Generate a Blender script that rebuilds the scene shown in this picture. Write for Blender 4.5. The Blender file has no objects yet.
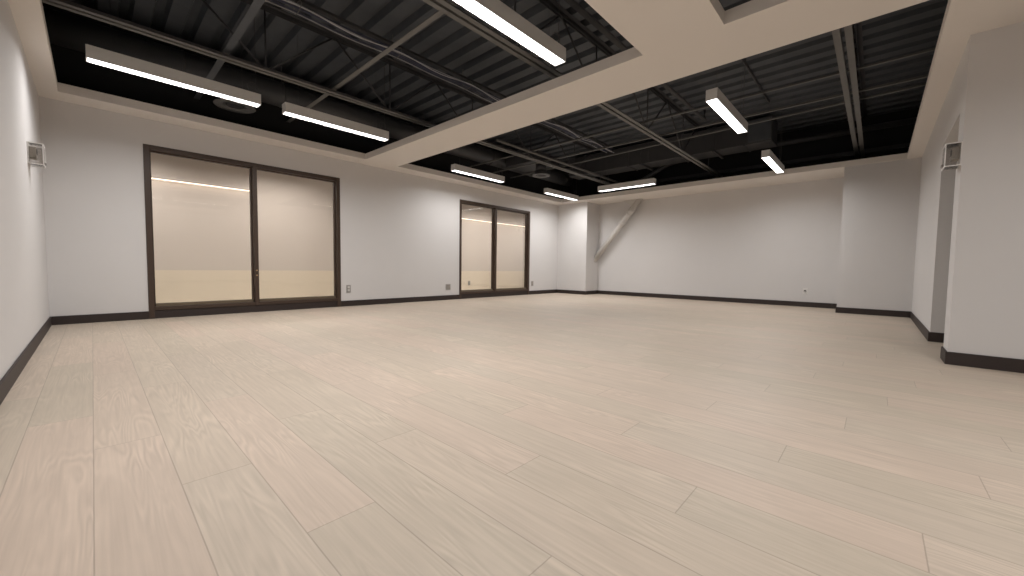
import bpy, bmesh, math, random
from mathutils import Vector, Matrix

S = bpy.context.scene
COL = S.collection
random.seed(4)

# ------------------------------------------------------------------ camera, world, exposure
cam_data = bpy.data.cameras.new('camera')
cam = bpy.data.objects.new('camera', cam_data)
COL.objects.link(cam)
cam_data.sensor_fit = 'HORIZONTAL'
cam_data.sensor_width = 36.0
cam_data.lens = 390.36 / 1024 * 36.0
cam_data.clip_start = 0.05
cam_right = Vector((0.6817613, -0.7314610, 0.0128973))
cam_up = Vector((0.0295167, 0.0451178, 0.9985455))
cam_fwd = Vector((0.7309790, 0.6803890, -0.0523499))
m = Matrix((cam_right, cam_up, -cam_fwd)).transposed().to_4x4()
m.translation = Vector((0, 0, 0.7796))
cam.matrix_world = m
S.camera = cam

world = bpy.data.worlds.new('World')
S.world = world
world.use_nodes = True
world.node_tree.nodes['Background'].inputs[0].default_value = (0.5, 0.5, 0.55, 1)
world.node_tree.nodes['Background'].inputs[1].default_value = 0.02

S.view_settings.view_transform = 'Standard'
S.view_settings.look = 'None'
S.view_settings.gamma = 1.0
S.view_settings.use_curve_mapping = False
S.view_settings.exposure = 0.0
LAMP = 6.0             # brightness of the lit fixture lenses
TUBE_W = 30.0          # watts of the lamp inside each ceiling fixture
TUBE_SPREAD = 2.78     # louvred lamps: beam angle in radians
LAMP_COL = (1.0, 0.985, 0.98)
STRIP = 2.7            # light strip in the corridor behind the windows

# ------------------------------------------------------------------ dimensions (metres)
H = 2.74                      # underside of drywall soffit
LIP = 0.105
DECK = 3.88
XL, YW, XF, YR = -0.376, 7.372, 10.674, -0.481
XC, YC = 9.992, 6.310       # boxed column in far corner
XB, YB = 9.655, 0.520         # shallow boxed pier
XD, XN2, XN = 6.486, 5.285, 4.984
YBACK = -5.0
W1 = (0.515, 3.180)
W2 = (6.041, 8.644)
WZ = 2.397


# ------------------------------------------------------------------ materials
def mat(name, col, rough=0.5, metal=0.0, noise=0.0, scale=20.0, bump=0.0, spec=0.5):
    mt = bpy.data.materials.new(name)
    mt.use_nodes = True
    nt = mt.node_tree
    b = nt.nodes['Principled BSDF']
    b.inputs['Base Color'].default_value = (*col, 1)
    b.inputs['Roughness'].default_value = rough
    b.inputs['Metallic'].default_value = metal
    b.inputs['Specular IOR Level'].default_value = spec
    if noise or bump:
        tc = nt.nodes.new('ShaderNodeTexCoord')
        n = nt.nodes.new('ShaderNodeTexNoise')
        n.inputs['Scale'].default_value = scale
        n.inputs['Detail'].default_value = 4
        nt.links.new(tc.outputs['Object'], n.inputs['Vector'])
        if noise:
            r = nt.nodes.new('ShaderNodeMapRange')
            r.inputs['To Min'].default_value = 1 - noise
            r.inputs['To Max'].default_value = 1 + noise
            nt.links.new(n.outputs['Fac'], r.inputs['Value'])
            v = nt.nodes.new('ShaderNodeVectorMath')
            v.operation = 'SCALE'
            v.inputs[0].default_value = col
            nt.links.new(r.outputs['Result'], v.inputs['Scale'])
            nt.links.new(v.outputs['Vector'], b.inputs['Base Color'])
        if bump:
            bp = nt.nodes.new('ShaderNodeBump')
            bp.inputs['Strength'].default_value = bump
            bp.inputs['Distance'].default_value = 0.002
            nt.links.new(n.outputs['Fac'], bp.inputs['Height'])
            nt.links.new(bp.outputs['Normal'], b.inputs['Normal'])
    return mt


def emit(name, col, strength):
    mt = bpy.data.materials.new(name)
    mt.use_nodes = True
    nt = mt.node_tree
    nt.nodes.remove(nt.nodes['Principled BSDF'])
    e = nt.nodes.new('ShaderNodeEmission')
    e.inputs[0].default_value = (*col, 1)
    e.inputs[1].default_value = strength
    nt.links.new(e.outputs[0], nt.nodes['Material Output'].inputs[0])
    return mt


def glass(name, tint, refl=0.06, rough=0.02):
    mt = bpy.data.materials.new(name)
    mt.use_nodes = True
    nt = mt.node_tree
    nt.nodes.remove(nt.nodes['Principled BSDF'])
    t = nt.nodes.new('ShaderNodeBsdfTransparent')
    t.inputs[0].default_value = (*tint, 1)
    g = nt.nodes.new('ShaderNodeBsdfGlossy')
    g.inputs['Roughness'].default_value = rough
    g.inputs['Color'].default_value = (1, 1, 1, 1)
    f = nt.nodes.new('ShaderNodeFresnel')
    f.inputs['IOR'].default_value = 1.2 + refl
    mx = nt.nodes.new('ShaderNodeMixShader')
    nt.links.new(f.outputs[0], mx.inputs[0])
    nt.links.new(t.outputs[0], mx.inputs[1])
    nt.links.new(g.outputs[0], mx.inputs[2])
    nt.links.new(mx.outputs[0], nt.nodes['Material Output'].inputs[0])
    return mt


def floor_material():
    mt = bpy.data.materials.new('white oak planks')
    mt.use_nodes = True
    nt = mt.node_tree
    N, L = nt.nodes, nt.links
    b = N['Principled BSDF']

    def math_(op, a=None, c=None, v0=None, v1=None):
        n = N.new('ShaderNodeMath')
        n.operation = op
        if a is not None: L.new(a, n.inputs[0])
        elif v0 is not None: n.inputs[0].default_value = v0
        if c is not None: L.new(c, n.inputs[1])
        elif v1 is not None: n.inputs[1].default_value = v1
        return n.outputs[0]
    tc = N.new('ShaderNodeTexCoord')
    sp = N.new('ShaderNodeSeparateXYZ')
    L.new(tc.outputs['Object'], sp.inputs[0])
    PW, PL = 0.2115, 1.555
    xs = math_('DIVIDE', math_('ADD', sp.outputs['X'], v1=0.02 + PW * 20), v1=PW)
    row = math_('FLOOR', xs)
    fx = math_('FRACT', xs)
    wn = N.new('ShaderNodeTexWhiteNoise')
    wn.noise_dimensions = '1D'
    L.new(row, wn.inputs['W'])
    ys = math_('ADD', math_('DIVIDE', math_('ADD', sp.outputs['Y'], v1=-1.6 + PL * 30), v1=PL), math_('MULTIPLY', math_('SUBTRACT', row, v1=24.0), v1=0.575 / PL))
    ys = math_('ADD', ys, math_('MULTIPLY', wn.outputs['Value'], v1=0.03))
    idx = math_('FLOOR', ys)
    fy = math_('FRACT', ys)
    cb = N.new('ShaderNodeCombineXYZ')
    L.new(row, cb.inputs[0]); L.new(idx, cb.inputs[1])
    wn2 = N.new('ShaderNodeTexWhiteNoise')
    wn2.noise_dimensions = '2D'
    L.new(cb.outputs[0], wn2.inputs['Vector'])
    # plank tone
    ramp = N.new('ShaderNodeValToRGB')
    cr = ramp.color_ramp
    cr.interpolation = 'LINEAR'
    cols = [(0.0, (0.455, 0.385, 0.305)), (0.25, (0.480, 0.398, 0.317)), (0.5, (0.466, 0.393, 0.316)),
            (0.75, (0.498, 0.400, 0.322)), (1.0, (0.490, 0.412, 0.327))]
    cr.elements[0].position, cr.elements[0].color = cols[0][0], (*cols[0][1], 1)
    cr.elements[1].position, cr.elements[1].color = cols[-1][0], (*cols[-1][1], 1)
    for p_, c_ in cols[1:-1]:
        e = cr.elements.new(p_)
        e.color = (*c_, 1)
    L.new(wn2.outputs['Value'], ramp.inputs[0])
    # grain: per plank shifted coordinates, stretched along the plank
    off = N.new('ShaderNodeVectorMath'); off.operation = 'SCALE'
    L.new(wn2.outputs['Color'], off.inputs[0]); off.inputs['Scale'].default_value = 37.0
    add = N.new('ShaderNodeVectorMath'); add.operation = 'ADD'
    L.new(tc.outputs['Object'], add.inputs[0]); L.new(off.outputs[0], add.inputs[1])
    mp = N.new('ShaderNodeMapping')
    mp.inputs['Scale'].default_value = (9.0, 0.75, 1.0)
    L.new(add.outputs[0], mp.inputs[0])
    n1 = N.new('ShaderNodeTexNoise')          # cathedral figure = contour lines of a stretched noise
    n1.inputs['Scale'].default_value = 1.0
    n1.inputs['Detail'].default_value = 2.0
    n1.inputs['Distortion'].default_value = 0.4
    L.new(mp.outputs[0], n1.inputs['Vector'])
    band = math_('SINE', math_('MULTIPLY', n1.outputs['Fac'], v1=95.0))
    mp2 = N.new('ShaderNodeMapping')
    mp2.inputs['Scale'].default_value = (70.0, 2.2, 1.0)
    L.new(add.outputs[0], mp2.inputs[0])
    n2 = N.new('ShaderNodeTexNoise')
    n2.inputs['Scale'].default_value = 1.0
    n2.inputs['Detail'].default_value = 5.0
    L.new(mp2.outputs[0], n2.inputs['Vector'])
    n3 = N.new('ShaderNodeTexNoise')           # large soft blotches within a plank
    n3.inputs['Scale'].default_value = 2.6
    n3.inputs['Detail'].default_value = 3.0
    L.new(add.outputs[0], n3.inputs['Vector'])
    amp = math_('MULTIPLY', math_('SUBTRACT', n3.outputs['Fac'], v1=0.40), v1=0.33)
    amp = math_('MAXIMUM', amp, v1=0.015)
    g = math_('ADD', math_('MULTIPLY', band, amp), v1=1.0)
    g = math_('ADD', g, math_('MULTIPLY', math_('SUBTRACT', n2.outputs['Fac'], v1=0.5), v1=0.30))
    g = math_('ADD', g, math_('MULTIPLY', math_('SUBTRACT', n3.outputs['Fac'], v1=0.5), v1=0.16))
    # seams
    dx = math_('MULTIPLY', math_('MINIMUM', fx, math_('SUBTRACT', None, fx, v0=1.0)), v1=PW)
    dy = math_('MULTIPLY', math_('MINIMUM', fy, math_('SUBTRACT', None, fy, v0=1.0)), v1=PL)
    d = math_('MINIMUM', dx, dy)
    seam = N.new('ShaderNodeMapRange')
    seam.inputs['From Min'].default_value = 0.0006
    seam.inputs['From Max'].default_value = 0.0026
    seam.inputs['To Min'].default_value = 0.70
    seam.inputs['To Max'].default_value = 1.0
    L.new(d, seam.inputs['Value'])
    g = math_('MULTIPLY', g, seam.outputs[0])
    sc = N.new('ShaderNodeVectorMath'); sc.operation = 'SCALE'
    L.new(ramp.outputs[0], sc.inputs[0]); L.new(g, sc.inputs['Scale'])
    L.new(sc.outputs[0], b.inputs['Base Color'])
    b.inputs['Roughness'].default_value = 0.5
    b.inputs['Specular IOR Level'].default_value = 0.35
    bp = N.new('ShaderNodeBump')
    bp.inputs['Strength'].default_value = 0.25
    bp.inputs['Distance'].default_value = 0.003
    L.new(g, bp.inputs['Height'])
    L.new(bp.outputs[0], b.inputs['Normal'])
    return mt


M = dict(
    wall=mat('matte off-white wall paint', (0.64, 0.62, 0.605), 0.75, noise=0.015, scale=3.0, bump=0.03),
    soffit=mat('matte soffit paint', (0.74, 0.695, 0.645), 0.8, noise=0.015, scale=2.0),
    black=mat('black plenum paint', (0.013, 0.013, 0.014), 0.9, noise=0.2, scale=4.0),
    deck=mat('charcoal painted deck', (0.062, 0.069, 0.078), 0.65, noise=0.25, scale=5.0),
    steel=mat('grey painted steel', (0.13, 0.127, 0.12), 0.55, noise=0.12, scale=9.0),
    rod=mat('dark painted steel', (0.045, 0.045, 0.048), 0.6),
    duct=mat('dark painted duct', (0.048, 0.048, 0.05), 0.5, noise=0.15, scale=6.0),
    diff=mat('grey painted diffuser', (0.13, 0.13, 0.13), 0.5),
    base=mat('dark brown rubber base', (0.026, 0.016, 0.013), 0.55, noise=0.15, scale=30.0),
    bronze=mat('dark bronze anodised aluminium', (0.055, 0.033, 0.022), 0.45, metal=0.1, noise=0.1, scale=40.0),
    bronze2=mat('lighter bronze glazing bead', (0.16, 0.125, 0.085), 0.4, metal=0.35),
    housing=mat('satin grey-white fixture paint', (0.72, 0.70, 0.67), 0.45),
    lens=emit('lit lens', LAMP_COL, LAMP),
    strip=emit('lit strip', (1.0, 0.86, 0.74), STRIP),
    wire=mat('thin steel wire', (0.06, 0.06, 0.06), 0.5),
    white=mat('white plastic', (0.72, 0.70, 0.67), 0.4),
    plate=mat('brushed steel plate', (0.36, 0.34, 0.32), 0.4, metal=0.4),
    dark=mat('dark plastic', (0.05, 0.048, 0.045), 0.5),
    thermo=mat('taupe plastic', (0.34, 0.31, 0.27), 0.5),
    brass=mat('brass', (0.45, 0.33, 0.18), 0.35, metal=0.7),
    acrylic=glass('clear guard plastic', (0.90, 0.89, 0.88), 0.08, 0.2),
    guardrim=mat('frosted guard rim', (0.80, 0.78, 0.76), 0.4),
    pane=glass('window pane', (0.95, 0.94, 0.92), 0.10, 0.03),
    cwall=mat('corridor blush paint', (0.62, 0.54, 0.475), 0.8, noise=0.01, scale=2.0),
    clow=mat('corridor cream paint', (0.74, 0.63, 0.495), 0.7, noise=0.01, scale=2.0),
    cceil=mat('corridor ceiling paint', (0.52, 0.50, 0.46), 0.8),
    cblue=mat('blue cable jacket', (0.045, 0.05, 0.085), 0.5),
    cgrey=mat('grey cable jacket', (0.33, 0.33, 0.34), 0.5),
    cwhite=mat('pale cable jacket', (0.48, 0.48, 0.50), 0.5),
    pipe=mat('white painted pipe', (0.62, 0.595, 0.56), 0.6),
    floor=floor_material(),
)


# ------------------------------------------------------------------ mesh helpers
class MB:
    def __init__(self):
        self.bm = bmesh.new()

    def box(self, x0, x1, y0, y1, z0, z1, mi=0):
        v = [self.bm.verts.new(p) for p in ((x0, y0, z0), (x1, y0, z0), (x1, y1, z0), (x0, y1, z0),
                                            (x0, y0, z1), (x1, y0, z1), (x1, y1, z1), (x0, y1, z1))]
        for f in ((3, 2, 1, 0), (4, 5, 6, 7), (0, 1, 5, 4), (1, 2, 6, 5), (2, 3, 7, 6), (3, 0, 4, 7)):
            self.bm.faces.new([v[i] for i in f]).material_index = mi
        return self

    def bbox(self, x0, x1, y0, y1, z0, z1, bev=0.004, seg=2):
        before = set(self.bm.edges)
        self.box(x0, x1, y0, y1, z0, z1)
        es = [e for e in self.bm.edges if e not in before]
        bmesh.ops.bevel(self.bm, geom=es, offset=bev, segments=seg, affect='EDGES', profile=0.5)
        return self

    def tube(self, pts, r, n=10, cap=True):
        pts = [Vector(p) for p in pts]
        rings = []
        for i, p in enumerate(pts):
            t = (pts[min(i + 1, len(pts) - 1)] - pts[max(i - 1, 0)]).normalized()
            ref = Vector((0, 0, 1)) if abs(t.z) < 0.9 else Vector((1, 0, 0))
            a = t.cross(ref).normalized()
            c = t.cross(a).normalized()
            rr = r[i] if isinstance(r, (list, tuple)) else r
            rings.append([self.bm.verts.new(p + rr * (math.cos(2 * math.pi * k / n) * a + math.sin(2 * math.pi * k / n) * c)) for k in range(n)])
        for i in range(len(rings) - 1):
            for k in range(n):
                f = self.bm.faces.new((rings[i][k], rings[i][(k + 1) % n], rings[i + 1][(k + 1) % n], rings[i + 1][k]))
                f.smooth = n > 6
        if cap:
            self.bm.faces.new(list(reversed(rings[0])))
            self.bm.faces.new(rings[-1])
        return self

    def lathe(self, prof, n=40, close=False, c=(0, 0, 0)):
        c = Vector(c)
        rings = [[self.bm.verts.new(c + Vector((r * math.cos(2 * math.pi * k / n), r * math.sin(2 * math.pi * k / n), z))) for k in range(n)] for r, z in prof]
        m_ = len(rings)
        for i in range(m_ if close else m_ - 1):
            a, b = rings[i], rings[(i + 1) % m_]
            for k in range(n):
                self.bm.faces.new((a[k], a[(k + 1) % n], b[(k + 1) % n], b[k])).smooth = True
        return self

    def prism(self, poly, axis, a0, a1, mi=0):
        """poly: 2-D outline swept along an axis ('x','y','z')."""
        def P(u, v, a):
            return (a, u, v) if axis == 'x' else ((u, a, v) if axis == 'y' else (u, v, a))
        lo = [self.bm.verts.new(P(u, v, a0)) for u, v in poly]
        hi = [self.bm.verts.new(P(u, v, a1)) for u, v in poly]
        n = len(poly)
        for i in range(n):
            self.bm.faces.new((lo[i], lo[(i + 1) % n], hi[(i + 1) % n], hi[i])).material_index = mi
        self.bm.faces.new(list(reversed(lo))).material_index = mi
        self.bm.faces.new(hi).material_index = mi
        return self

    def build(self, name, material, parent=None, base=(0, 0, 0)):
        bmesh.ops.recalc_face_normals(self.bm, faces=self.bm.faces[:])
        me = bpy.data.meshes.new(name)
        off = Vector(base)
        for v in self.bm.verts:
            v.co -= off
        self.bm.to_mesh(me)
        self.bm.free()
        for mm in (material if isinstance(material, (list, tuple)) else [material]):
            me.materials.append(mm)
        o = bpy.data.objects.new(name, me)
        COL.objects.link(o)
        if parent is not None:
            o.parent = parent
        else:
            o.location = off
        return o


def struct(o):
    o['kind'] = 'structure'
    return o


def tag(o, label, cat, group=None):
    o['label'] = label
    o['category'] = cat
    if group:
        o['group'] = group
    return o


def thing(name, label, cat, loc=(0, 0, 0), rz=0.0, group=None):
    o = bpy.data.objects.new(name, None)
    o.empty_display_size = 0.1
    o.location = loc
    o.rotation_euler = (0, 0, rz)
    COL.objects.link(o)
    return tag(o, label, cat, group)


def dup(root, loc, rz, label):
    r = root.copy()
    COL.objects.link(r)
    r.location = loc
    r.rotation_euler = (0, 0, rz)
    r['label'] = label
    for ch in list(root.children):
        c = ch.copy()
        COL.objects.link(c)
        c.parent = r
        for g in list(ch.children):
            d = g.copy()
            COL.objects.link(d)
            d.parent = c
    return r


# ------------------------------------------------------------------ room shell
WT = 0.15
ZS = H + LIP - 0.004          # walls turn black above the soffit lip
MW = [M['wall'], M['black']]
struct(MB().box(XL - WT, XF + WT, YBACK - WT, YW + WT, -0.12, 0.0).build('floor', M['floor']))


def wall_boxes(mb, x0, x1, y0, y1, z0=0.0, ztop=DECK + 0.12):
    if z0 < ZS:
        mb.box(x0, x1, y0, y1, z0, ZS, 0)
    mb.box(x0, x1, y0, y1, ZS, ztop, 1)


mb = MB(); wall_boxes(mb, XL - WT, XL, YBACK - WT, YW + WT); struct(mb.build('wall_left', MW))
mb = MB()
for a, b in ((XL, W1[0]), (W1[1], W2[0]), (W2[1], XF + WT)):
    mb.box(a, b, YW, YW + WT, 0, WZ, 0)
mb.box(XL, XF + WT, YW, YW + WT, WZ, ZS, 0)
mb.box(XL, XF + WT, YW, YW + WT, ZS, DECK + 0.12, 1)
struct(mb.build('wall_back', MW))
mb = MB(); wall_boxes(mb, XF, XF + WT, YR - WT, YW); struct(mb.build('wall_far', MW))
struct(MB().box(XC, XF, YC, YW, 0, H + 0.05).build('column', M['wall']))
struct(MB().box(XB, XF, YR, YB, 0, H + 0.05).build('pillar', M['wall']))
HEADZ = 2.2
mb = MB()
wall_boxes(mb, XD, XF, YR - WT, YR)
mb.box(XN2, XD, YR - WT, YR, HEADZ, ZS, 0)
mb.box(XN2, XD, YR - WT, YR, ZS, DECK + 0.12, 1)
struct(mb.build('wall_right', MW))
mb = MB(); wall_boxes(mb, XN, XN2, YBACK, YR); struct(mb.build('wall_near', MW))
mb = MB(); wall_boxes(mb, XL, XN2, YBACK - WT, YBACK); struct(mb.build('wall_rear', MW))
# passage beyond the right-hand doorway
mb = MB()
mb.box(XD, XD + WT, -2.6, YR - WT, 0, 2.6)
mb.box(XN2, XD + WT, -2.75, -2.6, 0, 2.6)
struct(mb.build('wall_passage', M['wall']))
struct(MB().box(XN2, XD + WT, -2.75, YR - WT, HEADZ + 0.25, HEADZ + 0.35).build('ceiling_passage', M['wall']))

# dropped drywall ceiling: a slab with three openings
OX, OY = -0.213, 6.998
BX1, BX2 = 3.4988, 4.1642
YS1, YS3 = 1.6521, 0.9768
OXF, OYR = 9.642, -0.307
mb = MB()
z0, z1 = H, H + LIP
xs_edges = [XL, OX, BX1, BX2, OXF, XF]
ys_edges = [YBACK, -3.6, OYR, YS3, YS1, OY, YW]
holes = [(OX, BX1, YS1, OY), (BX2, OXF, OYR, OY), (OX, BX1, -3.6, YS3)]


def solid(i, j):
    if not (0 <= i < len(xs_edges) - 1 and 0 <= j < len(ys_edges) - 1):
        return False
    cx = (xs_edges[i] + xs_edges[i + 1]) / 2
    cy = (ys_edges[j] + ys_edges[j + 1]) / 2
    if cx > XN and cy < OYR and ys_edges[j + 1] <= OYR and ys_edges[j] < YR - 0.01 and False:
        return False
    return not any(a < cx < b and c < cy < d for a, b, c, d in holes)


bm = mb.bm
cache = {}


def V(x, y, z):
    k = (round(x, 5), round(y, 5), round(z, 5))
    if k not in cache:
        cache[k] = bm.verts.new(k)
    return cache[k]


for i in range(len(xs_edges) - 1):
    for j in range(len(ys_edges) - 1):
        if not solid(i, j):
            continue
        xa, xb, ya, yb = xs_edges[i], xs_edges[i + 1], ys_edges[j], ys_edges[j + 1]
        bm.faces.new((V(xa, ya, z0), V(xa, yb, z0), V(xb, yb, z0), V(xb, ya, z0)))
        bm.faces.new((V(xa, ya, z1), V(xb, ya, z1), V(xb, yb, z1), V(xa, yb, z1))).material_index = 1
        for di, dj, q in ((-1, 0, ((xa, ya), (xa, yb))), (1, 0, ((xb, yb), (xb, ya))), (0, -1, ((xb, ya), (xa, ya))), (0, 1, ((xa, yb), (xb, yb)))):
            if not solid(i + di, j + dj):
                (a1, b1), (a2, b2) = q
                bm.faces.new((V(a1, b1, z0), V(a2, b2, z0), V(a2, b2, z1), V(a1, b1, z1)))
struct(mb.build('ceiling', [M['soffit'], M['black']]))

# corrugated roof deck, ribs along Y
mb = MB()
prof = []
x = XL - 0.1
P = 0.305
while x < XF + 0.1:
    prof += [(x, DECK), (x + 0.165, DECK), (x + 0.195, DECK + 0.085), (x + 0.275, DECK + 0.085)]
    x += P
bm = mb.bm
lo = [bm.verts.new((a, YBACK - 0.1, b)) for a, b in prof]
hi = [bm.verts.new((a, YW + 0.1, b)) for a, b in prof]
for i in range(len(prof) - 1):
    bm.faces.new((lo[i], lo[i + 1], hi[i + 1], hi[i]))
x0_, x1_ = prof[0][0], prof[-1][0]
mb.box(x0_, x1_, YBACK - 0.1, YW + 0.1, DECK + 0.086, DECK + 0.15)
struct(mb.build('roof', M['deck']))

# baseboards
BH, BT = 0.108, 0.014


def baseboard(name, boxes):
    mb = MB()
    for (xa, xb, ya, yb) in boxes:
        prof_z = BH
        mb.box(xa, xb, ya, yb, 0.0, prof_z - 0.006)
        s = 0.003
        mb.box(xa + (s if xb - xa < 0.03 else 0), xb - (s if xb - xa < 0.03 else 0),
               ya + (s if yb - ya < 0.03 else 0), yb - (s if yb - ya < 0.03 else 0), prof_z - 0.006, prof_z)
    struct(mb.build(name, M['base']))


baseboard('baseboard_left', [(XL, XL + BT, YBACK, YW)])
baseboard('baseboard_back', [(XL + BT, W1[0], YW - BT, YW), (W1[1], W2[0], YW - BT, YW), (W2[1], XC, YW - BT, YW)])
baseboard('baseboard_column', [(XC - BT, XC, YC - BT, YW - BT), (XC, XF - BT, YC - BT, YC)])
baseboard('baseboard_far', [(XF - BT, XF, YB + BT, YC)])
baseboard('baseboard_pillar', [(XB - BT, XB, YR + BT, YB + BT), (XB, XF - BT, YB, YB + BT)])
baseboard('baseboard_right', [(XD - BT, XB, YR, YR + BT), (XD - BT, XD, -2.6, YR), (XN - BT, XN2 + BT, YR, YR + BT)])
baseboard('baseboard_near', [(XN - BT, XN, YBACK, YR), (XN2, XN2 + BT, -2.6, YR)])
baseboard('baseboard_rear', [(XL + BT, XN - BT, YBACK, YBACK + BT)])

# corridor behind the windows
CY = 9.2
mb = MB()
mb.box(XL - 3.0, XF + 3.5, CY, CY + 0.1, 0, 0.655, 1)
mb.box(XL - 3.0, XF + 3.5, CY, CY + 0.1, 0.655, DECK, 0)
mb.box(XL - 3.1, XL - 3.0, YW + WT, CY + 0.1, 0, DECK, 0)
mb.box(XF + 3.5, XF + 3.6, YW + WT, CY + 0.1, 0, DECK, 0)
struct(mb.build('wall_corridor', [M['cwall'], M['clow']]))
struct(MB().box(XL - 3.1, XF + 3.6, YW + WT, CY + 0.1, DECK, DECK + 0.1).build('ceiling_corridor', M['cceil']))
struct(MB().box(XL - 3.1, XF + 3.6, YW + WT, CY + 0.1, -0.12, 0.0).build('floor_corridor', M['cceil']))


def cove(xa, xb, label):
    t = thing('wall_light', label, 'wall light', ((xa + xb) / 2, CY, 2.24), 0, 'slim strip lights on the corridor wall')
    bs = ((xa + xb) / 2, CY, 2.24)
    MB().prism([(CY, 2.29), (CY, 2.235), (CY - 0.07, 2.235), (CY - 0.085, 2.25), (CY - 0.085, 2.29)], 'x', xa, xb).build('rail', M['cwall'], t, bs)
    MB().box(xa + 0.02, xb - 0.02, CY - 0.066, CY - 0.006, 2.226, 2.236).build('diffuser', M['strip'], t, bs)


cove(-1.2, 2.28, 'bright slim strip light on the corridor wall behind the big left window')
cove(5.8, 11.2, 'bright slim strip light on the corridor wall behind the narrow far window')


# ------------------------------------------------------------------ windows
def window(name, xa, xb, mull, lock):
    t = bpy.data.objects.new(name, None)
    t.location = ((xa + xb) / 2, YW, 0)
    COL.objects.link(t)
    struct(t)
    bs = t.location
    F = 0.062
    yf, yb = YW - 0.012, YW + 0.115          # frame front and back
    sill_top = 0.165
    mb = MB()
    mb.bbox(xa, xa + F, yf, yb, 0.0, WZ, 0.003, 1)
    mb.bbox(xb - F, xb, yf, yb, 0.0, WZ, 0.003, 1)
    mb.bbox(xa + F, xb - F, yf, yb, WZ - F, WZ, 0.003, 1)
    mb.build('window_frame', M['bronze'], t, bs)
    MB().bbox(mull - 0.03, mull + 0.03, yf, yb, 0.115, WZ - F, 0.003, 1).build('mullion', M['bronze'], t, bs)
    mb = MB()
    for a, b in ((xa + F, mull - 0.03), (mull + 0.03, xb - F)):
        mb.bbox(a, b, yf + 0.004, yb, 0.115, sill_top, 0.003, 1)
    mb.build('bottom_rail', M['bronze'], t, bs)
    MB().box(xa + F, xb - F, YW + 0.004, yb, 0.0, 0.115).build('kick_plate', M['base'], t, bs)
    for a, b in ((xa + F, mull - 0.03), (mull + 0.03, xb - F)):
        g = 0.018
        mb = MB()                                 # glazing bead round the pane
        y0, y1 = YW + 0.06, YW + 0.115
        mb.box(a, a + g, y0, y1, sill_top, WZ - F)
        mb.box(b - g, b, y0, y1, sill_top, WZ - F)
        mb.box(a + g, b - g, y0, y1, WZ - F - g, WZ - F)
        bead = mb.build('glazing_bead', M['bronze'], t, bs)
        MB().box(a + g, b - g, y0 - 0.02, y1, sill_top, sill_top + 0.042).build('bottom_bead', M['bronze2'], t, bs)
        MB().box(a + 0.006, b - 0.006, YW + 0.088, YW + 0.094, sill_top + 0.02, WZ - F - 0.008).build('pane', M['pane'], t, bs)
    if lock:
        for z in (0.60, 0.68):
            mb = MB()
            mb.tube([(mull, yf - 0.012, z), (mull, yf + 0.004, z)], 0.013, 16)
            k = mb.build('lock_cylinder', M['brass'], t, bs)
            k['label'] = 'brass lock cylinder'
    return t


window('window_1', W1[0], W1[1], 1.818, True)
window('window_2', W2[0], W2[1], 7.27, False)


# ------------------------------------------------------------------ linear ceiling lights
def make_light():
    Lh, W_, Ht = 0.73, 0.0625, 0.125
    t = thing('linear_light', '', 'ceiling light', (0, 0, H), 0, 'suspended linear ceiling lights')
    mb = MB()
    w = 0.005
    mb.box(-Lh + 0.008, Lh - 0.008, -W_, -W_ + w, 0, Ht)
    mb.box(-Lh + 0.008, Lh - 0.008, W_ - w, W_, 0, Ht)
    mb.box(-Lh + 0.008, Lh - 0.008, -W_ + w, W_ - w, Ht - w, Ht)
    mb.build('housing', M['housing'], t)
    for s in (-1, 1):
        a, b = sorted((s * Lh, s * (Lh - 0.008)))
        MB().bbox(a, b, -W_, W_, 0, Ht, 0.002, 1).build('end_cap', M['housing'], t)
    MB().box(-Lh + 0.010, Lh - 0.010, -W_ + w, W_ - w, 0.009, 0.016).build('lens', M['lens'], t)
    ld = bpy.data.lights.new('lamp', 'AREA')
    ld.shape = 'RECTANGLE'
    ld.size, ld.size_y = 2 * Lh - 0.03, 2 * (W_ - w) - 0.006
    ld.energy = TUBE_W
    ld.color = LAMP_COL
    ld.spread = TUBE_SPREAD
    lo_ = bpy.data.objects.new('lamp', ld)
    lo_.location = (0, 0, 0.006)
    COL.objects.link(lo_)
    lo_.parent = t
    for s in (-1, 1):
        mb = MB()
        mb.tube([(s * 0.55, 0, Ht - 0.002), (s * 0.55, 0, DECK - H + 0.002)], 0.0022, 6)
        mb.tube([(s * 0.55, 0, Ht - 0.002), (s * 0.55, 0, Ht + 0.025)], 0.009, 10)
        mb.build('suspension_wire', M['wire'], t)
    mb = MB()
    pts = [(0.60 + 0.0, 0, Ht - 0.004)]
    for k in range(0, 13):
        a = math.pi * (-0.25 + 1.5 * k / 12)
        pts.append((0.655 + 0.055 * -math.cos(a), 0.0, Ht + 0.085 + 0.055 * math.sin(a)))
    pts.append((0.69, 0, Ht + 0.2))
    pts.append((0.69, 0.0, DECK - H + 0.002))
    mb.tube(pts, 0.004, 6)
    mb.build('power_cord', M['wire'], t)
    return t


lights = [
    ((0.745, 5.69, H), 0, 'left of the two lit linear lights above the big left window'),
    ((2.475, 5.70, H), 0, 'second of the two lit linear lights above the big left window, beside the beam'),
    ((2.40, 2.312, H), 0, 'large lit linear light cut off by the top edge of the photo'),
    ((5.79, 6.40, H), 0, 'lit linear light just above the far window'),
    ((8.87, 6.42, H), 0, 'lit linear light above the far corner of the window wall'),
    ((8.86, 4.535, H), math.pi / 2, 'crosswise lit linear light near the far wall above the diagonal pipe'),
    ((5.65, 1.48, H), 0, 'nearer of the two lit linear lights seen end-on in the far bay'),
    ((8.72, 1.49, H), 0, 'farther of the two lit linear lights seen end-on, close to the far wall'),
]
proto = make_light()
for i, (loc, rz, lab) in enumerate(lights):
    if i == 0:
        proto.location = loc
        proto['label'] = lab
    else:
        dup(proto, loc, rz, lab)
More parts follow.
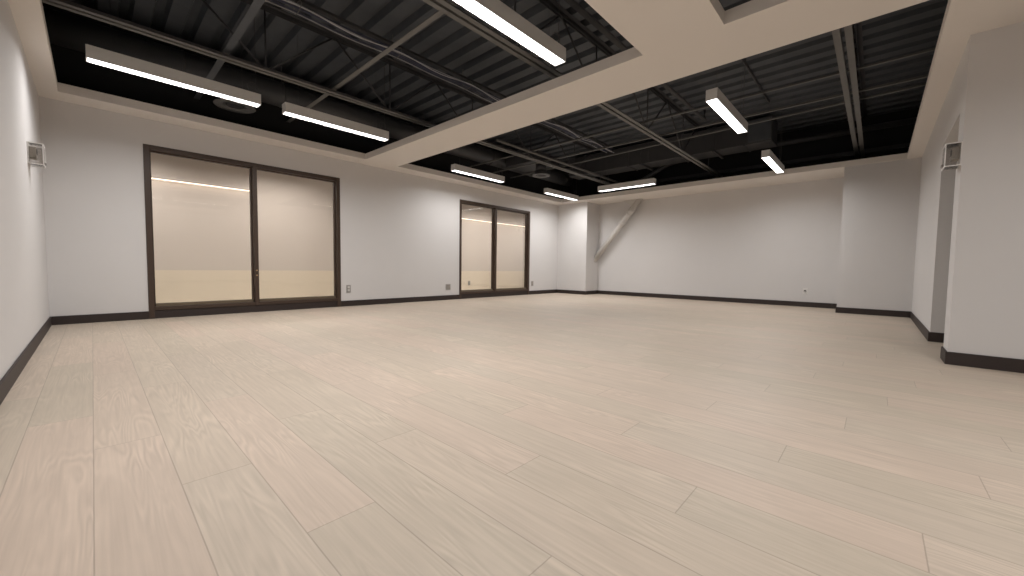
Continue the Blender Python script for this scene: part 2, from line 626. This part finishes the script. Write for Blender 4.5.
# unseen fixtures added over and behind the camera to brighten the room
for loc in ((0.67, 2.312, H), (0.8, -1.3, H), (2.5, -1.3, H)):
    dup(proto, loc, 0, 'added linear light above or behind the camera, out of view')


for k, x in enumerate((0.3, 2.6, 6.0, 8.2, 10.4)):  # hidden fixtures added to light the corridor wall more brightly and evenly
    dup(proto, (x, 8.25, H), 0, 'added unseen linear light up in the corridor behind the windows, hidden by the window heads')

# ------------------------------------------------------------------ bar joists
def joist(y, zb, leg, label):
    t = thing('steel_joist', label, 'roof joist', (5.2, y, zb), 0, 'open web roof joists')
    bs = (5.2, y, zb)
    xa, xb = XL + 0.003, XF - 0.003
    gap, th = 0.016, 0.007
    mb = MB()
    for s in (-1, 1):
        def bx(a, b, c, d):
            ya, yb = sorted((y + s * a, y + s * b))
            mb.box(xa, xb, ya, yb, c, d)
        bx(gap, gap + leg, zb, zb + th)
        bx(gap, gap + th, zb + th, zb + leg)
    mb.build('bottom_chord', M['steel'], t, bs)
    zt = DECK
    mb = MB()
    for s in (-1, 1):
        def bx(a, b, c, d):
            ya, yb = sorted((y + s * a, y + s * b))
            mb.box(xa, xb, ya, yb, c, d)
        bx(gap, gap + leg, zt - th, zt)
        bx(gap, gap + th, zt - leg, zt - th)
    mb.build('top_chord', M['rod'], t, bs)
    pitch = 1.65
    k = 0
    x = 1.50 - 2 * pitch
    while x < xb:
        for s in (-1, 1):
            xt = x + s * pitch / 2
            if x > xa + 0.05 and xa < xt < xb and x < xb - 0.05 and not x > 9.0:
                MB().tube([(x, y, zb + 0.015), (xt, y, zt - 0.02)], 0.013, 8).build('web_rod', M['rod'], t, bs)
        if xa < x < xb:
            MB().tube([(x, y, zb + 0.015), (x, y, zt - 0.02)], 0.010, 8).build('web_post', M['rod'], t, bs)
        x += pitch


ZB = 3.10
joist(5.51, ZB, 0.052, 'grey steel roof joist nearest the window wall')
joist(2.94, ZB, 0.055, 'middle grey steel roof joist, crossing above the drywall beam')
joist(0.345, ZB, 0.058, 'broad grey steel roof joist nearest the right side wall')

# bridging angles lying across the joists (run along Y)
zbr = ZB + 0.075


def bridging(xa, ya, xb, yb, label, w=0.05, m_='steel', z=zbr):
    d = Vector((xb - xa, yb - ya, 0)).normalized()
    n = Vector((-d.y, d.x, 0))
    mb = MB()
    bm = mb.bm
    def seg(n0, n1, c, e):
        vs = []
        for px, py in ((xa, ya), (xb, yb)):
            for nn, zz in ((n0, c), (n1, c), (n1, e), (n0, e)):
                vs.append(bm.verts.new((px + n.x * nn, py + n.y * nn, zz)))
        for f in ((0, 1, 5, 4), (1, 2, 6, 5), (2, 3, 7, 6), (3, 0, 4, 7), (3, 2, 1, 0), (4, 5, 6, 7)):
            bm.faces.new([vs[i] for i in f])
    seg(0, w, z, z + 0.006)
    seg(0, 0.006, z + 0.006, z + w)
    o = mb.build('bridging_angle', M[m_], None, ((xa + xb) / 2, (ya + yb) / 2, z))
    return tag(o, label, 'steel angle', 'steel bridging angles')


bridging(1.143, -3.0, 1.143, 7.36, 'grey steel angle crossing the left ceiling opening, farther left of the two', 0.07, 'deck')
bridging(2.345, -3.0, 2.345, 7.36, 'pale grey steel angle crossing the left ceiling opening toward the second light', 0.058, 'steel')
bridging(6.262, -0.45, 6.262, 7.36, 'thin steel angle crossing the far opening, closest to the beam', 0.032, 'steel')
bridging(7.05, -0.45, 7.05, 7.36, 'thin steel angle crossing the far opening, middle of three', 0.036, 'steel')
bridging(7.40, -0.45, 7.80, 7.36, 'thin steel angle crossing the far opening, closest to the far wall', 0.03, 'steel', zbr + 0.02)


# conduits and pipes
def pipe(name, pts, r, label, cat, m_='steel', group=None, n=12):
    o = MB().tube(pts, r, n).build(name, M[m_], None, pts[0])
    return tag(o, label, cat, group)


def bend(pts, r=0.08, k=5):
    pts = [Vector(p) for p in pts]
    out = [pts[0]]
    for i in range(1, len(pts) - 1):
        a, b, c = pts[i - 1], pts[i], pts[i + 1]
        rr = min(r, (a - b).length * 0.45, (c - b).length * 0.45)
        p0 = b + (a - b).normalized() * rr
        p1 = b + (c - b).normalized() * rr
        for j in range(k + 1):
            t = j / k
            out.append((1 - t) ** 2 * p0 + 2 * t * (1 - t) * b + t * t * p1)
    out.append(pts[-1])
    return [tuple(p) for p in out]


pipe('conduit', [(5.2, 5.275, 3.148), (9.98, 5.275, 3.148)], 0.024, 'grey conduit running beside the joist nearest the window wall', 'conduit', 'steel')
pipe('sprinkler_pipe', [(XL + 0.003, 2.58, 3.70), (8.2, 2.58, 3.70), (8.2, 2.58, DECK + 0.01)], 0.035, 'dark pipe hugging the deck beside the middle joist', 'pipe', 'rod')
pipe('conduit', [(4.4, 1.57, DECK - 0.018), (8.5, 1.57, DECK - 0.018)], 0.016, 'thin dark conduit under the deck between the end-on lights and the beam', 'conduit', 'rod')
pipe('water_pipe', bend([(10.1, YR + 0.02, 3.50), (10.1, 3.95, 3.50), (10.1, 4.75, 3.12), (10.1, 5.9, 3.12)], 0.25), 0.055,
     'long grey pipe with a downward bend near the far wall', 'pipe', 'duct')
struct(MB().prism([(XF - 0.004, 3.15), (XF - 0.09, 3.15), (XF - 0.09, 3.16), (XF - 0.014, 3.16), (XF - 0.014, 3.25), (XF - 0.004, 3.25)], 'y', YR + 0.004, YC - 0.004).build('trim_1', M['duct']))

# cable bundle clipped under the deck
CYY, CZ = 4.78, 3.60
t = thing('cable_bundle', 'bundle of blue and grey data cables slung under the roof deck', 'cables', (5, CYY, CZ))
bs = (5, CYY, CZ)
rnd = random.Random(9)
for k, (dy, dz, mm, r) in enumerate(((0.0, 0.0, 'cblue', 0.010), (0.03, 0.008, 'cblue', 0.010), (-0.06, -0.012, 'cgrey', 0.006), (0.065, -0.004, 'cblue', 0.009),
                                     (-0.10, -0.03, 'cwhite', 0.006), (0.10, -0.01, 'cgrey', 0.006), (-0.03, 0.015, 'cblue', 0.010))):
    pts = []
    x = XL + 0.02
    while x < 8.6:
        sag = 0.03 * math.sin((x - 0.4) / 1.22 * math.pi) ** 2
        pts.append((x, CYY + dy + 0.012 * math.sin(x * 2.1 + k), CZ + dz - sag * (1.6 if mm == 'cwhite' else 0.6) + 0.006 * math.sin(3 * x + 2 * k)))
        x += 0.12
    MB().tube(pts, r, 6).build('cable', M[mm], t, bs)
MB().box(XL + 0.01, 8.6, CYY - 0.03, CYY + 0.03, CZ + 0.07, CZ + 0.10).build('carrier_strip', M['rod'], t, bs)
x = 0.4
while x < 8.6:
    mb = MB()
    ring = [(x, CYY + 0.0 + 0.115 * math.cos(a * math.pi / 8), CZ + 0.0 + 0.055 * math.sin(a * math.pi / 8)) for a in range(17)]
    mb.tube(ring, 0.004, 6)
    mb.tube([(x, CYY + 0.115, CZ + 0.0), (x, CYY + 0.115, DECK + 0.002)], 0.006, 6)
    mb.build('cable_hanger', M['steel'], t, bs)
    x += 1.22

# round supply duct along the window wall, with diffusers
DY, DZ, DR = 6.95, 3.435, 0.18
t = thing('round_duct', 'dark round air duct along the top of the window wall', 'duct', (5, DY, DZ))
bs = (5, DY, DZ)
MB().tube([(XL + 0.004, DY, DZ), (9.9, DY, DZ)], DR, 32).build('duct_run', M['duct'], t, bs)
for x in (0.9, 2.1, 3.7, 5.3, 6.6, 8.2, 9.6):
    o = MB().lathe([(DR - 0.002, -0.012), (DR + 0.009, -0.012), (DR + 0.009, 0.012), (DR - 0.002, 0.012)], 32, True).build('duct_joint', M['duct'], t, (0, 0, 0))
    o.rotation_euler = (0, math.pi / 2, 0)
    o.location = (x - 5, 0, 0)
for x in (2.05, 4.6, 7.95):
    for s in (-1, 1):
        yy = DY + s * (DR + 0.004)
        MB().tube([(x, yy, DZ), (x, yy, DECK + 0.002)], 0.005, 6).build('hanger_rod', M['rod'], t, bs)


def diffuser(x, y, z, R, ztop, label):
    t = thing('round_diffuser', label, 'air diffuser', (x, y, z), 0, 'round air diffusers')
    MB().lathe([(R * 0.60, 0.11), (R * 0.58, 0.03), (R * 0.60, 0.006), (R * 0.97, 0.0), (R, 0.006), (R * 0.97, 0.018), (R * 0.7, 0.05), (R * 0.62, 0.12)], 48, True).build('outer_ring', M['diff'], t)
    MB().lathe([(0.002, 0.045), (R * 0.20, 0.035), (R * 0.42, 0.012), (R * 0.44, 0.02), (R * 0.25, 0.07), (0.002, 0.085)], 48).build('inner_cone', M['rod'], t)
    MB().lathe([(R * 0.60, 0.09), (R * 0.60, ztop - z), (R * 0.57, ztop - z), (R * 0.57, 0.09)], 32, True).build('neck', M['duct'], t)


diffuser(1.475, 6.90, 3.05, 0.255, 3.262, 'round grey air diffuser below the duct behind the left linear light')
diffuser(7.33, 5.93, 2.965, 0.215, 3.241, 'round grey air diffuser near the far end of the window wall')
# branch box above the far diffuser
t = thing('branch_duct', 'short square duct box above the far round diffuser', 'duct', (7.26, 5.93, 3.2))
MB().bbox(6.98, 7.75, 5.74, DY - DR - 0.003, 3.24, 3.44, 0.006, 1).build('duct_box', M['duct'], t, (7.26, 5.93, 3.2))
MB().box(7.75, 7.775, 5.72, DY - DR - 0.003, 3.235, 3.46).build('duct_flange', M['duct'], t, (7.26, 5.93, 3.2))

# rectangular main duct across the far bay
t = thing('rectangular_duct', 'big dark rectangular air duct crossing the far bay', 'duct', (9.25, 3.8, 3.28))
bs = (9.25, 3.8, 3.28)
MB().bbox(9.0, 9.5, 1.58, 6.30, 3.29, 3.77, 0.006, 1).build('duct_run', M['duct'], t, bs)
for y in (2.05, 3.3, 4.55, 5.8):
    mb = MB()
    e = 0.018
    mb.box(9.0 - e, 9.0 + 0.001, y - 0.014, y + 0.014, 3.29 - e, 3.77 + e)
    mb.box(9.5 - 0.001, 9.5 + e, y - 0.014, y + 0.014, 3.29 - e, 3.77 + e)
    mb.box(9.0, 9.5, y - 0.014, y + 0.014, 3.29 - e, 3.29 + 0.001)
    mb.box(9.0, 9.5, y - 0.014, y + 0.014, 3.77 - 0.001, 3.77 + e)
    mb.build('duct_flange', M['duct'], t, bs)
MB().box(8.965, 9.004, 1.60, 1.98, 3.33, 3.74).build('access_panel', M['deck'], t, bs)
for y in (2.6, 4.2):
    MB().box(8.90, 9.60, y - 0.02, y + 0.02, 3.245, 3.288).build('trapeze_bar', M['rod'], t, bs)
    for x in (8.93, 9.57):
        MB().tube([(x, y, 3.25), (x, y, DECK + 0.002)], 0.007, 6).build('hanger_rod', M['rod'], t, bs)

# ------------------------------------------------------------------ diagonal painted brace in the far corner
t = thing('diagonal_brace', 'thick white painted pipe slanting from corner column to ceiling', 'brace pipe', (10.50, 5.8, 1.0))
bs = (10.50, 5.8, 1.0)
a, b = Vector((10.52, YC + 0.05, 1.02)), Vector((10.50, 4.87, H + 0.07))
d = (b - a).normalized()
MB().tube([tuple(a), tuple(b)], 0.078, 28).build('pipe', M['pipe'], t, bs)
c0 = a + d * ((2.10 - a.z) / d.z)
MB().tube([tuple(c0 - d * 0.05), tuple(c0 + d * 0.09)], 0.084, 28).build('sleeve', M['pipe'], t, bs)
c1 = a + d * ((2.42 - a.z) / d.z)
MB().tube([tuple(c1 - d * 0.10), tuple(c1 + d * 0.10)], 0.086, 28).build('sleeve', M['pipe'], t, bs)
mb = MB()
mb.prism([(5.45, H + 0.003), (5.05, H + 0.003), (5.05, 2.52)], 'x', 10.49, 10.51)
mb.build('gusset_plate', M['pipe'], t, bs)


# ------------------------------------------------------------------ wall devices
def thermostat_guard(loc, rz, label):
    """local frame: wall plane at y = 0, box projects toward -y, width along x, base at z = 0."""
    t = thing('thermostat_guard', label, 'thermostat guard', loc, rz, 'clear thermostat guards')
    W_, D_, Hh = 0.20, 0.098, 0.195
    r = 0.007
    mb = MB()
    y0 = -D_
    mb.bbox(-W_ / 2, W_ / 2, -0.008, 0.0, 0, Hh, 0.002, 1)
    mb.build('back_plate', M['white'], t)
    mb = MB()
    for x in (-W_ / 2, W_ / 2 - r):
        mb.box(x, x + r, y0, -0.008, 0, r)
        mb.box(x, x + r, y0, -0.008, Hh - r, Hh)
        mb.box(x, x + r, y0, y0 + r, r, Hh - r)
    mb.box(-W_ / 2 + r, W_ / 2 - r, y0, y0 + r, 0, r * 1.6)
    mb.box(-W_ / 2 + r, W_ / 2 - r, y0, y0 + r, Hh - r * 1.6, Hh)
    mb.build('guard_rim', M['guardrim'], t)
    mb = MB()
    mb.box(-W_ / 2 + 0.001, -W_ / 2 + 0.004, y0 + r, -0.008, r, Hh - r)
    mb.box(W_ / 2 - 0.004, W_ / 2 - 0.001, y0 + r, -0.008, r, Hh - r)
    mb.box(-W_ / 2 + r, W_ / 2 - r, y0 + 0.001, y0 + 0.004, r * 1.6, Hh - r * 1.6)
    mb.box(-W_ / 2 + r, W_ / 2 - r, y0 + r, -0.008, 0.001, 0.004)
    mb.box(-W_ / 2 + r, W_ / 2 - r, y0 + r, -0.008, Hh - 0.004, Hh - 0.001)
    mb.build('clear_cover', M['acrylic'], t)
    th = MB().bbox(-0.055, 0.055, -0.052, -0.008, 0.06, 0.165, 0.006, 2).build('thermostat', M['thermo'], t)
    MB().box(-0.035, 0.035, -0.055, -0.051, 0.105, 0.15).build('screen', M['dark'], th)
    MB().bbox(-0.022, 0.022, y0 - 0.012, y0 + 0.001, 0.012, 0.035, 0.004, 2).build('lock', M['plate'], t)
    return t


thermostat_guard((XL, 5.80, 1.675), math.pi / 2, 'small white thermostat guard box on the left wall beside the corner')
thermostat_guard((5.08, YR, 1.685), math.pi, 'pale thermostat guard box high beside the right doorway')


def outlet(loc, rz, label, w, h, plate, gangs, inner):
    t = thing('wall_outlet', label, 'outlet', loc, rz, 'wall outlets')
    MB().bbox(-w / 2, w / 2, -0.008, 0, 0, h, 0.003, 2).build('cover_plate', M[plate], t)
    for g in range(gangs):
        cx = (g - (gangs - 1) / 2) * 0.05
        f = MB()
        for z in (h * 0.30, h * 0.70):
            f.bbox(cx - 0.018, cx + 0.018, -0.011, -0.007, z - 0.019, z + 0.019, 0.003, 2)
        f = f.build('receptacle', M[inner], t)
        s = MB()
        for z in (h * 0.30, h * 0.70):
            for dx in (-0.007, 0.007):
                s.box(cx + dx - 0.0015, cx + dx + 0.0015, -0.0115, -0.0105, z - 0.006, z + 0.008)
        s.build('slot', M['dark'], f)
    return t


outlet((3.328, YW, 0.262), 0, 'steel outlet plate with a pale socket, right beside the big left window', 0.085, 0.145, 'plate', 1, 'white')
outlet((5.704, YW, 0.235), 0, 'wide steel double outlet plate just left of the narrow far window', 0.135, 0.135, 'plate', 2, 'thermo')
outlet((8.785, YW, 0.250), 0, 'steel outlet plate just right of the narrow far window', 0.10, 0.14, 'plate', 1, 'thermo')
outlet((7.93, CY, 0.215), 0, 'small steel outlet plate on the corridor wall seen through the far window', 0.085, 0.135, 'plate', 1, 'thermo')

t = thing('cable_outlet', 'small white wall jack with dark centre low on the far wall', 'wall jack', (XF, 1.124, 0.285), math.pi / 2 * -1, None)
MB().bbox(-0.045, 0.045, -0.008, 0, 0, 0.13, 0.003, 2).build('cover_plate', M['white'], t)
MB().tube([(0.0, -0.009, 0.06), (0.0, -0.007, 0.06)], 0.024, 20).build('jack_opening', M['dark'], t)
MB().tube([(0.0, -0.024, 0.045), (0.0, -0.008, 0.055)], 0.010, 14).build('connector', M['white'], t)
